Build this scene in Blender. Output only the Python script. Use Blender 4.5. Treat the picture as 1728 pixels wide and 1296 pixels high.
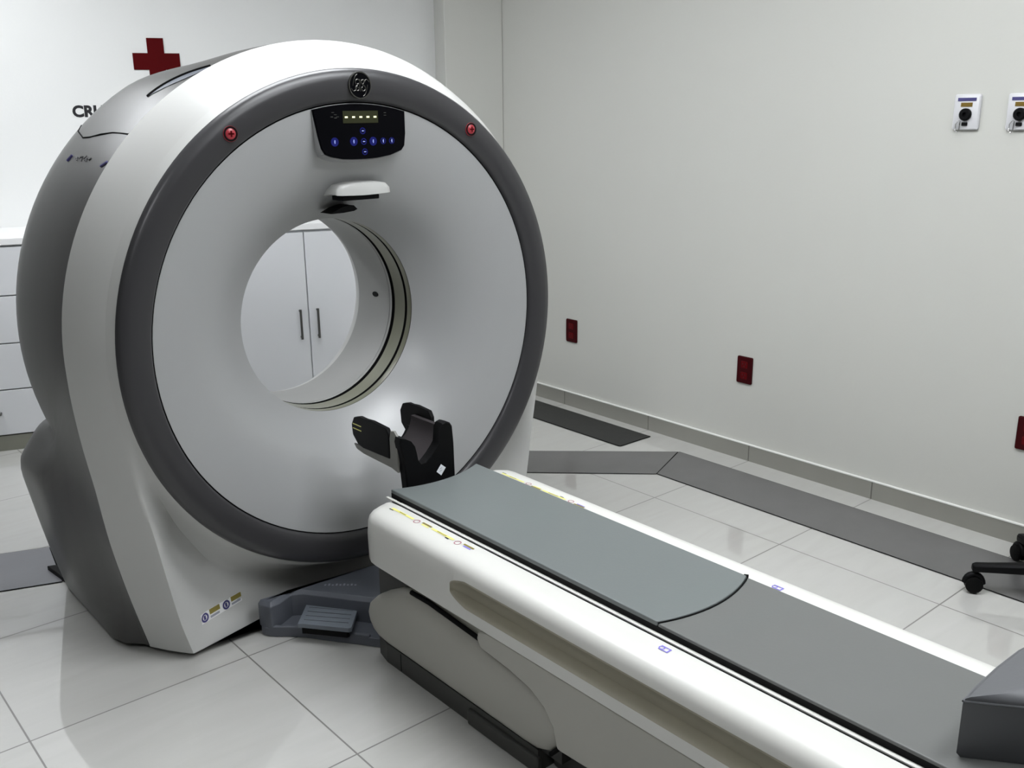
import bpy, math, random
from mathutils import Vector, Matrix
random.seed(4)
PI = math.pi
for o in list(bpy.data.objects):
    bpy.data.objects.remove(o)
SC = bpy.context.scene
COL = SC.collection

# ------------------------------------------------------------------ camera
YAW, PITCH, ROLL, FPX = 0.70829, 0.27542, -0.011397, 1625.64
CAM = Vector((0.0, 0.0, 1.5336))
f_ = Vector((math.sin(YAW)*math.cos(PITCH), math.cos(YAW)*math.cos(PITCH), -math.sin(PITCH)))
r0 = Vector((math.cos(YAW), -math.sin(YAW), 0)); u0 = r0.cross(f_)
r_ = r0*math.cos(ROLL) + u0*math.sin(ROLL); u_ = -r0*math.sin(ROLL) + u0*math.cos(ROLL)
cd = bpy.data.cameras.new('camera'); cam = bpy.data.objects.new('camera', cd); COL.objects.link(cam)
cd.sensor_fit = 'HORIZONTAL'; cd.sensor_width = 36.0; cd.lens = FPX/1728*36
cd.clip_start = 0.02
cam.matrix_world = Matrix(((r_.x, u_.x, -f_.x, CAM.x), (r_.y, u_.y, -f_.y, CAM.y), (r_.z, u_.z, -f_.z, CAM.z), (0, 0, 0, 1)))
SC.camera = cam

# ------------------------------------------------------------------ world, exposure, lamp positions
W = bpy.data.worlds.new('world'); SC.world = W; W.use_nodes = True
W.node_tree.nodes['Background'].inputs[0].default_value = (0.8, 0.85, 0.9, 1)
W.node_tree.nodes['Background'].inputs[1].default_value = 0.3
SC.view_settings.view_transform = 'Standard'; SC.view_settings.look = 'None'
SC.view_settings.exposure = 0.30; SC.view_settings.gamma = 1.0; SC.view_settings.use_curve_mapping = False
CEIL = 2.75
LAMP_STRENGTH = 14.0
LAMPS = [(0.45, 4.35, 1.2, 0.6), (1.55, 2.75, 1.2, 0.6), (1.9, 1.35, 1.2, 0.6), (2.1, 0.0, 1.2, 0.6), (-0.7, 0.9, 0.6, 0.6)]  # last, smaller lamp is an added fill that brightens the left floor

# ------------------------------------------------------------------ helpers
def mat(name, col, rough=0.5, metal=0.0, spec=0.5, var=0.0, vscale=8.0, bump=0.0, bscale=60.0, emit=None, es=1.0, coat=0.0, trans=0.0):
    m = bpy.data.materials.new(name); m.use_nodes = True
    nt = m.node_tree; b = nt.nodes['Principled BSDF']
    c = (*col, 1)
    b.inputs['Base Color'].default_value = c
    b.inputs['Roughness'].default_value = rough; b.inputs['Metallic'].default_value = metal
    b.inputs['Specular IOR Level'].default_value = spec; b.inputs['Coat Weight'].default_value = coat
    b.inputs['Transmission Weight'].default_value = trans
    tc = nt.nodes.new('ShaderNodeTexCoord')
    n = nt.nodes.new('ShaderNodeTexNoise'); n.inputs['Scale'].default_value = vscale; n.inputs['Detail'].default_value = 4
    nt.links.new(tc.outputs['Object'], n.inputs['Vector'])
    if var > 0:
        mx = nt.nodes.new('ShaderNodeMix'); mx.data_type = 'RGBA'
        mx.inputs[6].default_value = tuple(x*(1-var) for x in col)+(1,); mx.inputs[7].default_value = tuple(min(1, x*(1+var)) for x in col)+(1,)
        nt.links.new(n.outputs['Fac'], mx.inputs[0]); nt.links.new(mx.outputs[2], b.inputs['Base Color'])
    if bump > 0:
        n2 = nt.nodes.new('ShaderNodeTexNoise'); n2.inputs['Scale'].default_value = bscale; n2.inputs['Detail'].default_value = 3
        nt.links.new(tc.outputs['Object'], n2.inputs['Vector'])
        bp = nt.nodes.new('ShaderNodeBump'); bp.inputs['Strength'].default_value = bump; bp.inputs['Distance'].default_value = 0.002
        nt.links.new(n2.outputs['Fac'], bp.inputs['Height']); nt.links.new(bp.outputs['Normal'], b.inputs['Normal'])
    if emit:
        b.inputs['Emission Color'].default_value = (*emit, 1); b.inputs['Emission Strength'].default_value = es
    return m

M = {}
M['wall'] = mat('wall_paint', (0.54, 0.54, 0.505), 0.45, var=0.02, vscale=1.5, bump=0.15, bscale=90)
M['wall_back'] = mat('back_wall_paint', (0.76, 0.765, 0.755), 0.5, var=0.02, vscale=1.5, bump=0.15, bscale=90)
M['wall_dim'] = mat('unseen_wall_dark', (0.09, 0.088, 0.082), 0.6, var=0.05)  # unseen walls given a dark colour to cut bounced light
M['ceiling'] = mat('ceiling_paint', (0.72, 0.72, 0.70), 0.8, var=0.02)
M['baseboard'] = mat('baseboard_tile', (0.25, 0.245, 0.22), 0.3, var=0.06, vscale=10)
M['grout'] = mat('grout', (0.16, 0.155, 0.14), 0.8, var=0.1)
M['capline'] = mat('baseboard_cap', (0.75, 0.75, 0.72), 0.4, var=0.03)
M['white'] = mat('white_plastic', (0.52, 0.52, 0.505), 0.32, var=0.015, vscale=3, coat=0.15, bump=0.02, bscale=200)
M['white_table'] = mat('table_white_plastic', (0.62, 0.615, 0.585), 0.35, var=0.03, vscale=4, coat=0.1)
M['inner_shaded'] = mat('inner_plastic_shaded', (0.26, 0.255, 0.22), 0.45, var=0.05, vscale=7)  # white plastic too, shade of the recess put into its colour
M['panel'] = mat('table_plastic_shaded', (0.38, 0.37, 0.33), 0.4, var=0.03, vscale=5)  # same white plastic as the beam, with its shadow mixed into the colour
M['groove'] = mat('groove_plastic', (0.36, 0.335, 0.26), 0.5, var=0.08, vscale=9)
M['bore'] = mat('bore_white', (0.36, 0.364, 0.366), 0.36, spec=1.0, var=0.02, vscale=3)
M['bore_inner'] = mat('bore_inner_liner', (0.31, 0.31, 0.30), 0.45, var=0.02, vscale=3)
M['window'] = mat('scan_window_film', (0.19, 0.19, 0.14), 0.3, var=0.03)
M['darkgrey'] = mat('dark_grey_plastic', (0.052, 0.051, 0.049), 0.38, var=0.05, vscale=4, bump=0.05, bscale=250)
M['ring'] = mat('ring_grey_plastic', (0.038, 0.037, 0.040), 0.33, var=0.03, vscale=4)
M['black'] = mat('black_plastic', (0.003, 0.003, 0.0035), 0.5, spec=0.12, var=0.1)
M['blackpanel'] = mat('black_glass_panel', (0.002, 0.002, 0.003), 0.3, spec=0.05, var=0.1)
M['gap'] = mat('dark_gap', (0.008, 0.008, 0.008), 0.9, spec=0.05, var=0.1)
M['pad'] = mat('grey_vinyl_pad', (0.135, 0.15, 0.15), 0.42, var=0.04, vscale=5, bump=0.08, bscale=160)
M['pad_rear'] = mat('grey_vinyl_rear_pad', (0.122, 0.126, 0.122), 0.45, var=0.04, vscale=5, bump=0.08, bscale=160)
M['cushion'] = mat('grey_cushion_vinyl', (0.095, 0.098, 0.105), 0.5, var=0.04, vscale=5, bump=0.1, bscale=120)
M['liner'] = mat('holder_liner_foam', (0.045, 0.040, 0.042), 0.85, spec=0.1, var=0.1, bump=0.2, bscale=300)
M['holdergrey'] = mat('holder_grey', (0.20, 0.195, 0.18), 0.5, var=0.08, vscale=30)
M['skirt'] = mat('skirt_dark', (0.05, 0.05, 0.046), 0.5, var=0.1, vscale=12)
M['slate'] = mat('slate_plastic', (0.10, 0.108, 0.128), 0.4, var=0.12, vscale=12, bump=0.1, bscale=200)
M['pedal'] = mat('pedal_plastic', (0.16, 0.18, 0.21), 0.45, var=0.1, vscale=20, bump=0.2, bscale=150)
M['steel'] = mat('trench_cover_metal', (0.15, 0.147, 0.147), 0.2, metal=0.25, var=0.12, vscale=6, bump=0.1, bscale=120)
M['steel_light'] = mat('trench_cover_light', (0.22, 0.22, 0.235), 0.35, metal=0.3, var=0.15, vscale=5, bump=0.1, bscale=120)
M['mat'] = mat('charcoal_panel', (0.022, 0.022, 0.021), 0.6, var=0.2, vscale=25, bump=0.3, bscale=90)
M['cabinet'] = mat('cabinet_laminate', (0.66, 0.67, 0.69), 0.3, var=0.015, vscale=2)
M['counter'] = mat('countertop', (0.80, 0.80, 0.80), 0.3, var=0.02, vscale=4)
M['plinth'] = mat('plinth', (0.20, 0.20, 0.165), 0.4, var=0.1)
M['handle'] = mat('brushed_handle', (0.14, 0.14, 0.135), 0.35, metal=0.8, var=0.1)
M['red'] = mat('dark_red_plastic', (0.035, 0.0, 0.0015), 0.5, spec=0.15, var=0.1, vscale=20)
M['redin'] = mat('red_socket_face', (0.09, 0.001, 0.003), 0.4, spec=0.15, var=0.1)
M['redpaint'] = mat('red_paint', (0.075, 0.0, 0.001), 0.7, spec=0.1, var=0.04)
M['redled'] = mat('red_call_button', (0.30, 0.03, 0.04), 0.3, emit=(0.8, 0.05, 0.08), es=0.06, var=0.2, vscale=80)
M['ink'] = mat('black_ink', (0.006, 0.006, 0.008), 0.5, var=0.05)
M['navy'] = mat('navy_ink', (0.05, 0.045, 0.16), 0.5, var=0.05)
M['redink'] = mat('red_ink', (0.35, 0.12, 0.16), 0.5, var=0.05)
M['yellow'] = mat('yellow_label', (0.75, 0.72, 0.22), 0.5, var=0.05)
M['olive'] = mat('olive_label', (0.22, 0.18, 0.04), 0.5, var=0.1, vscale=40)
M['label'] = mat('label_paper', (0.75, 0.75, 0.75), 0.5, var=0.03)
M['lavender'] = mat('lavender_ink', (0.2, 0.17, 0.55), 0.5, var=0.05)
M['greyink'] = mat('grey_ink', (0.3, 0.31, 0.36), 0.5, var=0.1)
M['stickerwhite'] = mat('sticker_white', (0.85, 0.88, 0.92), 0.4, var=0.02)
M['silver'] = mat('silver_trim', (0.10, 0.098, 0.09), 0.3, metal=0.8, var=0.1)
M['lcd'] = mat('display_glass', (0.012, 0.013, 0.007), 0.4, spec=0.1, emit=(0.30, 0.32, 0.14), es=0.05, var=0.1)
M['segment'] = mat('display_segment', (0.5, 0.5, 0.3), 0.4, emit=(1.0, 1.0, 0.6), es=0.9, var=0.02)
M['blueled'] = mat('blue_button', (0.006, 0.007, 0.05), 0.5, spec=0.1, emit=(0.02, 0.03, 0.5), es=0.12, var=0.1)
M['bluemark'] = mat('blue_button_mark', (0.15, 0.18, 0.5), 0.4, emit=(0.4, 0.5, 1.0), es=0.35, var=0.02)
M['gaswhite'] = mat('gas_outlet_plate', (0.62, 0.62, 0.64), 0.35, var=0.02)
M['gasgold'] = mat('gas_outlet_tag', (0.16, 0.10, 0.01), 0.4, var=0.1)
M['chrome'] = mat('chrome', (0.6, 0.6, 0.6), 0.2, metal=1.0, var=0.05)
M['rubber'] = mat('black_rubber', (0.004, 0.004, 0.004), 0.6, spec=0.1, var=0.1)
M['fabric'] = mat('black_fabric', (0.012, 0.012, 0.013), 0.9, var=0.2, vscale=60, bump=0.3, bscale=300)
M['lampglow'] = mat('ceiling_lamp_diffuser', (0.9, 0.9, 0.9), 0.6, emit=(0.95, 0.98, 1.01), es=LAMP_STRENGTH, var=0.01)
M['lampframe'] = mat('ceiling_lamp_frame', (0.7, 0.7, 0.7), 0.4, var=0.02)

def floor_material():
    m = bpy.data.materials.new('porcelain_floor_tiles'); m.use_nodes = True
    nt = m.node_tree; b = nt.nodes['Principled BSDF']; L = nt.links.new
    geo = nt.nodes.new('ShaderNodeNewGeometry'); sp = nt.nodes.new('ShaderNodeSeparateXYZ'); L(geo.outputs['Position'], sp.inputs[0])
    def mth(op, a, b_=None, c=None):
        n = nt.nodes.new('ShaderNodeMath'); n.operation = op
        for i, v in enumerate((a, b_, c)):
            if v is None: continue
            if isinstance(v, (int, float)): n.inputs[i].default_value = v
            else: L(v, n.inputs[i])
        return n.outputs[0]
    def line(src, off, w):
        t = mth('DIVIDE', mth('SUBTRACT', src, off), 0.6)
        t = mth('ABSOLUTE', mth('SUBTRACT', mth('FRACT', mth('ADD', t, 20.5)), 0.5))
        return mth('LESS_THAN', t, w/0.6)
    gx = mth('MULTIPLY', line(sp.outputs[0], 2.8383, 0.0023), mth('LESS_THAN', sp.outputs[0], 3.2))
    gy = line(sp.outputs[1], 3.6199, 0.0023)
    g = mth('MAXIMUM', gx, gy)
    # each tile a slightly different tone
    fx = mth('FLOOR', mth('DIVIDE', mth('SUBTRACT', sp.outputs[0], 2.8383), 0.6)); fy = mth('FLOOR', mth('DIVIDE', mth('SUBTRACT', sp.outputs[1], 3.6199), 0.6))
    cb = nt.nodes.new('ShaderNodeCombineXYZ'); L(fx, cb.inputs[0]); L(fy, cb.inputs[1])
    wn = nt.nodes.new('ShaderNodeTexWhiteNoise'); L(cb.outputs[0], wn.inputs['Vector'])
    mp = nt.nodes.new('ShaderNodeMapping'); mp.inputs['Scale'].default_value = (1.5, 9, 1); mp.inputs['Rotation'].default_value = (0, 0, -0.3); L(geo.outputs['Position'], mp.inputs[0])
    ns = nt.nodes.new('ShaderNodeTexNoise'); ns.inputs['Scale'].default_value = 1.6; ns.inputs['Detail'].default_value = 6; ns.inputs['Distortion'].default_value = 1.2; L(mp.outputs[0], ns.inputs['Vector'])
    mx = nt.nodes.new('ShaderNodeMix'); mx.data_type = 'RGBA'; mx.inputs[6].default_value = (0.45, 0.445, 0.42, 1); mx.inputs[7].default_value = (0.53, 0.525, 0.505, 1)
    L(mth('ADD', mth('MULTIPLY', ns.outputs['Fac'], 0.8), mth('MULTIPLY', wn.outputs['Value'], 0.2)), mx.inputs[0])
    mg = nt.nodes.new('ShaderNodeMix'); mg.data_type = 'RGBA'; mg.inputs[7].default_value = (0.15, 0.145, 0.135, 1)
    L(g, mg.inputs[0]); L(mx.outputs[2], mg.inputs[6]); L(mg.outputs[2], b.inputs['Base Color'])
    L(mth('ADD', mth('MULTIPLY', g, 0.5), 0.03), b.inputs['Roughness'])
    b.inputs['Specular IOR Level'].default_value = 0.9
    b.inputs['Coat Weight'].default_value = 0.5; b.inputs['Coat Roughness'].default_value = 0.02
    return m
M['floor'] = floor_material()

class MB:
    """collects polygons with a material each, then links them as ONE mesh object"""
    def __init__(s): s.v = []; s.f = []; s.m = []; s.mats = []
    def mi(s, name):
        if name not in s.mats: s.mats.append(name)
        return s.mats.index(name)
    def add(s, vs, fs, m):
        o = len(s.v); s.v += [tuple(v) for v in vs]; k = s.mi(m)
        for f in fs: s.f.append([i+o for i in f]); s.m.append(k)
        return s
    def box(s, x0, x1, y0, y1, z0, z1, m, fr=None):
        P = [(x, y, z) for z in (z0, z1) for x, y in ((x0, y0), (x1, y0), (x1, y1), (x0, y1))]
        if fr: P = [fr(*p) for p in P]
        return s.add(P, [(3, 2, 1, 0), (4, 5, 6, 7), (0, 1, 5, 4), (1, 2, 6, 5), (2, 3, 7, 6), (3, 0, 4, 7)], m)
    def loft(s, loops, m, closed=True, cap0=False, cap1=False):
        n = len(loops[0]); vs = [p for lp in loops for p in lp]; fs = []
        for a in range(len(loops)-1):
            for i in range(n if closed else n-1):
                j = (i+1) % n; fs.append((a*n+i, a*n+j, (a+1)*n+j, (a+1)*n+i))
        if cap0: fs.append(tuple(range(n-1, -1, -1)))
        if cap1: fs.append(tuple(range((len(loops)-1)*n, len(loops)*n)))
        return s.add(vs, fs, m)
    def prism(s, pts, fa, fb, m):
        """pts 2D polygon; fa, fb map a 2D point to the two end faces"""
        return s.loft([[fa(*p) for p in pts], [fb(*p) for p in pts]], m, True, True, True)
    def tube(s, path, r, m, n=10, caps=True):
        path = [Vector(p) for p in path]; loops = []; up = None
        for i, p in enumerate(path):
            t = (path[min(i+1, len(path)-1)]-path[max(i-1, 0)]).normalized()
            if up is None: up = Vector((0, 0, 1)) if abs(t.z) < 0.9 else Vector((1, 0, 0))
            a = t.cross(up).normalized(); b = a.cross(t).normalized(); up = b
            rr = r[i] if isinstance(r, (list, tuple)) else r
            loops.append([p+a*math.cos(2*PI*k/n)*rr+b*math.sin(2*PI*k/n)*rr for k in range(n)])
        return s.loft(loops, m, True, caps, caps)
    def build(s, name, parent=None, smooth=40, bevel=0, segs=2, loc=None):
        me = bpy.data.meshes.new(name); me.from_pydata(s.v, [], s.f); 
        for k in s.mats: me.materials.append(M[k])
        me.polygons.foreach_set('material_index', s.m)
        import bmesh
        bm = bmesh.new(); bm.from_mesh(me); bmesh.ops.remove_doubles(bm, verts=bm.verts, dist=1e-6)
        bmesh.ops.recalc_face_normals(bm, faces=bm.faces); bm.to_mesh(me); bm.free()
        if smooth:
            me.polygons.foreach_set('use_smooth', [True]*len(me.polygons)); me.set_sharp_from_angle(angle=math.radians(smooth))
        me.update()
        o = bpy.data.objects.new(name, me); COL.objects.link(o)
        if bevel:
            b = o.modifiers.new('bevel', 'BEVEL'); b.width = bevel; b.segments = segs; b.limit_method = 'ANGLE'; b.angle_limit = math.radians(35); b.harden_normals = True
        if parent is not None:
            o.parent = parent
            o.matrix_parent_inverse = Matrix.Translation(parent.location).inverted() if parent.type == 'EMPTY' else Matrix.Identity(4)
        return o

def thing(name, label, cat, loc=(0, 0, 0), group=None):
    o = bpy.data.objects.new(name, None); COL.objects.link(o); o.location = loc; o.empty_display_size = 0.1
    o['label'] = label; o['category'] = cat
    if group: o['group'] = group
    return o
def tag(o, label, cat, group=None):
    o['label'] = label; o['category'] = cat
    if group: o['group'] = group
    return o
def struct(o): o['kind'] = 'structure'; return o
def sub(o, parent):
    """parent under a part mesh that itself sits under an empty"""
    o.parent = parent; o.matrix_parent_inverse = Matrix.Translation(parent.parent.location).inverted().inverted() if False else Matrix.Identity(4)
    return o
def arc(cx, cy, r, a0, a1, n):
    return [(cx+r*math.cos(math.radians(a0+(a1-a0)*i/n)), cy+r*math.sin(math.radians(a0+(a1-a0)*i/n))) for i in range(n+1)]
def rrect(x0, x1, y0, y1, r, n=5):
    return arc(x1-r, y1-r, r, 0, 90, n)+arc(x0+r, y1-r, r, 90, 180, n)+arc(x0+r, y0+r, r, 180, 270, n)+arc(x1-r, y0+r, r, 270, 360, n)
def text_polys(txt, size, bold=0.0):
    """the glyph outlines of the built-in font as filled 2D polygons"""
    cu = bpy.data.curves.new('t', 'FONT'); cu.body = txt; cu.size = size; cu.resolution_u = 4; cu.offset = bold
    ob = bpy.data.objects.new('t', cu); COL.objects.link(ob)
    bpy.context.view_layer.update()
    dg = bpy.context.evaluated_depsgraph_get(); me = bpy.data.meshes.new_from_object(ob.evaluated_get(dg))
    vs = [(v.co.x, v.co.y) for v in me.vertices]; fs = [tuple(p.vertices) for p in me.polygons]
    bpy.data.objects.remove(ob); bpy.data.curves.remove(cu); bpy.data.meshes.remove(me)
    return vs, fs
def smoothstep(t): t = max(0, min(1, t)); return t*t*(3-2*t)
def lerp(a, b, t): return a+(b-a)*t

# ================================================================== SETTING
XW = 3.487
TH = math.radians(-20); DV = Vector((math.cos(TH), math.sin(TH))); NV = Vector((-math.sin(TH), math.cos(TH)))
A0 = Vector((0.966, 4.886))
def CF(s, n, z): p = A0+DV*s+NV*n; return (p.x, p.y, z)       # along the rear cabinets, into the rear wall, up
def wall_box(name, x0, x1, y0, y1, z0, z1, m='wall', fr=None):
    b = MB(); b.box(x0, x1, y0, y1, z0, z1, m, fr); return struct(b.build(name, smooth=0))
BACKN = 0.502
XL, YF = -2.3, -2.2
struct(MB().box(XL-0.1, XW+0.1, YF-0.1, 7.2, -0.06, 0.0, 'floor').build('floor', smooth=0))
struct(MB().box(XL-0.1, XW+0.1, YF-0.1, 7.2, CEIL, CEIL+0.06, 'ceiling').build('ceiling', smooth=0))
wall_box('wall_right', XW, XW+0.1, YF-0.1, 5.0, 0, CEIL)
wall_box('wall_left', XL-0.1, XL, YF, 6.8, 0, CEIL, 'wall_dim')
wall_box('wall_front', XL, XW, YF-0.1, YF, 0, CEIL, 'wall_dim')
s_end = (XW-A0.x-NV.x*BACKN)/DV.x
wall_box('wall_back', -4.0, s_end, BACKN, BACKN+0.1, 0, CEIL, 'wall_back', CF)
# projecting pier in the corner beside the rear wall
b = MB(); q0 = CF(2.31, 0.134, 0); q1 = CF(2.31, BACKN, 0)
poly = [(q0[0], q0[1]), (XW-0.0005, 4.114), (XW-0.0005, 4.60), (3.372, 4.567)]
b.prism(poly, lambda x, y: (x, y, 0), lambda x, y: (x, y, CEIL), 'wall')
struct(b.build('wall_corner', smooth=0, bevel=0.006))
# tiled baseboard with its joints and light cap line
b = MB(); y = 3.6199+0.6; lo = 4.114
ys = [4.114]+[3.6199-0.6*k for k in range(0, 10)]
for i in range(len(ys)-1):
    b.box(XW-0.012, XW-0.0005, ys[i+1]+0.0025, ys[i]-0.0025, 0, 0.074, 'baseboard')
b.box(XW-0.010, XW-0.0005, ys[-1], ys[0], 0, 0.0735, 'grout')
b.box(XW-0.0135, XW-0.0005, ys[-1], ys[0], 0.0741, 0.0785, 'capline')
struct(b.build('baseboard_right', smooth=0))

# ================================================================== CEILING LAMPS (the room's light, unseen, plus one small added fill)
for (lx, ly, lw, ld) in LAMPS:
    t = thing('ceiling_lamp', '', 'ceiling lamp', (lx, ly, CEIL), 'recessed ceiling lamps')
    t['label'] = 'white recessed rectangular ceiling lamp panel, placed out of sight to light the scanner room'
    b = MB()
    for (x0, x1, y0, y1) in ((-lw/2-.03, lw/2+.03, ld/2, ld/2+.03), (-lw/2-.03, lw/2+.03, -ld/2-.03, -ld/2), (-lw/2-.03, -lw/2, -ld/2, ld/2), (lw/2, lw/2+.03, -ld/2, ld/2)):
        b.box(lx+x0, lx+x1, ly+y0, ly+y1, CEIL-0.02, CEIL-0.0005, 'lampframe')
    b.build('frame', t, smooth=0)
    MB().box(lx-lw/2+.001, lx+lw/2-.001, ly-ld/2+.001, ly+ld/2-.001, CEIL-0.012, CEIL-0.002, 'lampglow').build('diffuser', t, smooth=0)

# ================================================================== FLOOR TRENCH COVERS AND DARK PANEL
def slab(name, poly, z, m, label, cat, edge='gap'):
    b = MB(); b.prism(poly, lambda x, y: (x, y, 0.0005), lambda x, y: (x, y, z), m)
    cx = sum(p[0] for p in poly)/len(poly); cy = sum(p[1] for p in poly)/len(poly)
    # dark seam around the cover
    n = len(poly); outer = []
    for p in poly:
        d = Vector((p[0]-cx, p[1]-cy)); outer.append(p)
    for i in range(n):
        a = Vector(poly[i]); c = Vector(poly[(i+1) % n]); d = (c-a).normalized(); nn = Vector((d.y, -d.x))
        if (a+nn*0.01-Vector((cx, cy))).length < (a-Vector((cx, cy))).length: nn = -nn
        q = [a, c, c+nn*0.005, a+nn*0.005]
        b.add([(v.x, v.y, z*0.45) for v in q], [(0, 1, 2, 3)], edge)
    o = b.build(name, smooth=0); tag(o, label, cat); return o
slab('trench_cover', [(3.049, -1.6), (3.338, -1.6), (3.338, 2.707), (3.049, 2.589)], 0.003, 'steel', 'long grey metal floor trench cover running beside the right wall', 'floor cover')
slab('trench_cover', [(3.044, 2.591), (3.333, 2.711), (2.50, 3.50), (2.295, 3.322)], 0.003, 'steel', 'short grey metal floor trench cover slanting from behind the scanner to the long cover', 'floor cover')
e0 = Vector((0.822, 3.604)); e1 = Vector((0.773, 3.284)); dl = -Vector((math.cos(math.radians(-20.5)), math.sin(math.radians(-20.5))))
p0 = e0+dl*2.2; p1 = e1+dl*2.2
slab('trench_cover', [tuple(p1), tuple(e1), tuple(e0), tuple(p0)], 0.003, 'steel_light', 'pale grey metal floor trench cover left of the scanner, ending at its dark side', 'floor cover')
slab('floor_panel', [(3.192, 2.946), (3.405, 2.944), (3.405, 3.95), (3.19, 3.95)], 0.004, 'mat', 'narrow charcoal floor panel behind the scanner next to the right wall baseboard', 'floor panel')
b = MB(); b.prism([(0.762, 3.41), (0.788, 3.40), (0.82, 3.25), (0.778, 3.27)], lambda x, y: (x, y, 0.0005), lambda x, y: (x, y, 0.018), 'black')  # thin black block stands for the dark open hole of the trench
tag(b.build('trench_opening', smooth=0, bevel=0.003), 'small black block standing in for the dark trench opening between left trench cover and scanner', 'trench opening')

# ================================================================== REAR CABINETS
def drawer_unit():
    t = thing('drawer_cabinet', 'white four-drawer base cabinet at far left behind the scanner', 'cabinet', CF(0.0, 0.25, 0))
    MB().box(-0.45, 0.42, 0.019, BACKN-.002, 0.075, 0.973, 'cabinet', CF).build('body', t, smooth=0)
    MB().box(-0.45, 0.42, 0.006, BACKN-.002, 0.0, 0.074, 'plinth', CF).build('plinth', t, smooth=0)
    zs = [0.078, 0.299, 0.520, 0.743, 0.968]
    for i in range(4):
        d = MB().box(-0.447, 0.417, 0.0, 0.0185, zs[i]+0.003, zs[i+1]-0.003, 'cabinet', CF).build('drawer', t, smooth=0, bevel=0.0015)
        zc_ = (zs[i]+zs[i+1])/2
        hb = MB(); hb.tube([CF(-0.10, -0.001, zc_), CF(-0.10, -0.022, zc_), CF(-0.085, -0.028, zc_), CF(0.003 if i else 0.022, -0.028, zc_), CF(0.012 if i else 0.032, -0.022, zc_), CF(0.012 if i else 0.032, -0.001, zc_)], 0.005, 'handle')
        sub(hb.build('handle', None), d)
    return t
drawer_unit()
def door_unit(s0, sj, s1, label):
    t = thing('door_cabinet', label, 'cabinet', CF(sj, 0.25, 0))
    MB().box(s0, s1, 0.019, BACKN-.002, 0.075, 0.973, 'cabinet', CF).build('body', t, smooth=0)
    MB().box(s0, s1, 0.006, BACKN-.002, 0.0, 0.074, 'plinth', CF).build('plinth', t, smooth=0)
    for (a, c, h) in ((s0, sj, sj-0.044), (sj, s1, sj+0.044)):
        d = MB().box(a+0.0028, c-0.0028, 0.0, 0.0185, 0.081, 0.962, 'cabinet', CF).build('door', t, smooth=0, bevel=0.0015)
        hb = MB(); hb.tube([CF(h, -0.001, 0.43), CF(h, -0.022, 0.43), CF(h, -0.028, 0.421), CF(h, -0.028, 0.575), CF(h, -0.022, 0.566), CF(h, -0.001, 0.566)], 0.006, 'handle')
        sub(hb.build('handle', None), d)
    return t
door_unit(0.423, 0.735, 1.047, 'white two-door base cabinet between the drawers and the doors seen through the bore')
door_unit(1.05, 1.5, 1.95, 'white two-door base cabinet seen through the scanner bore')
tag(MB().box(-0.47, 1.97, -0.004, BACKN-.002, 0.9745, 1.006, 'counter', CF).build('worktop', smooth=0, bevel=0.003), 'long white worktop on the row of cabinets against the rear wall', 'worktop')

# red cross and lettering on the rear wall
b = MB(); cs, cz_ = 0.905, 1.805; a, w = 0.112, 0.040
cross = [(-w, -a), (w, -a), (w, -w), (a, -w), (a, w), (w, w), (w, a), (-w, a), (-w, w), (-a, w), (-a, -w), (-w, -w)]
b.prism(cross, lambda x, y: CF(cs+x, BACKN-0.0005, cz_-0.008+y*1.0), lambda x, y: CF(cs+x, BACKN-0.004, cz_-0.008+y), 'redpaint')
tag(b.build('red_cross_emblem', smooth=0), 'dark red cross emblem on the rear wall above the scanner edge', 'emblem')
vs, fs = text_polys('CRUZ ROJA', 0.074, 0.0032)
b = MB()
for e in (0,):
    b.add([CF(0.484+x*1.0+e, BACKN-0.0012-abs(e)*0.1, 1.534+y) for x, y in vs], fs, 'ink')
tag(b.build('wall_lettering', smooth=0), 'black capital lettering on the rear wall at left of the scanner top', 'lettering')

# ================================================================== WALL PLATES
def outlet(yc, label):
    t = thing('power_outlet', label, 'power outlet', (XW, yc, 0.415), 'red wall outlets')
    hw, hh = 0.040, 0.061; x = XW
    pr = rrect(-hw, hw, -hh, hh, 0.006, 3)
    b = MB(); b.loft([[(x-0.0005, yc+p, 0.415+q) for p, q in pr], [(x-0.006, yc+p, 0.415+q) for p, q in pr], [(x-0.009, yc+p*.94, 0.415+q*.96) for p, q in pr]], 'red', cap1=True)
    b.build('cover_plate', t)
    for s in (-1, 1):
        b = MB(); pr2 = rrect(-0.018, 0.018, -0.016, 0.016, 0.005, 3)
        b.loft([[(x-0.008, yc+p, 0.415+s*0.025+q) for p, q in pr2], [(x-0.0105, yc+p*.95, 0.415+s*0.025+q*.95) for p, q in pr2]], 'redin', cap1=True)
        for (dy, dz, w_, h_) in ((-.007, .004, .0012, .005), (.007, .004, .0012, .004), (0, -.008, .0022, .0022)):
            b.box(x-0.0111, x-0.0106, yc+dy-w_, yc+dy+w_, 0.415+s*.025+dz-h_, 0.415+s*.025+dz+h_, 'ink')
        b.build('socket', t)
outlet(3.576, 'dark red wall outlet nearest the scanner on the right wall')
outlet(2.472, 'dark red wall outlet in the middle of the right wall')
outlet(1.262, 'dark red wall outlet cut by the right edge of the photo')
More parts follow.
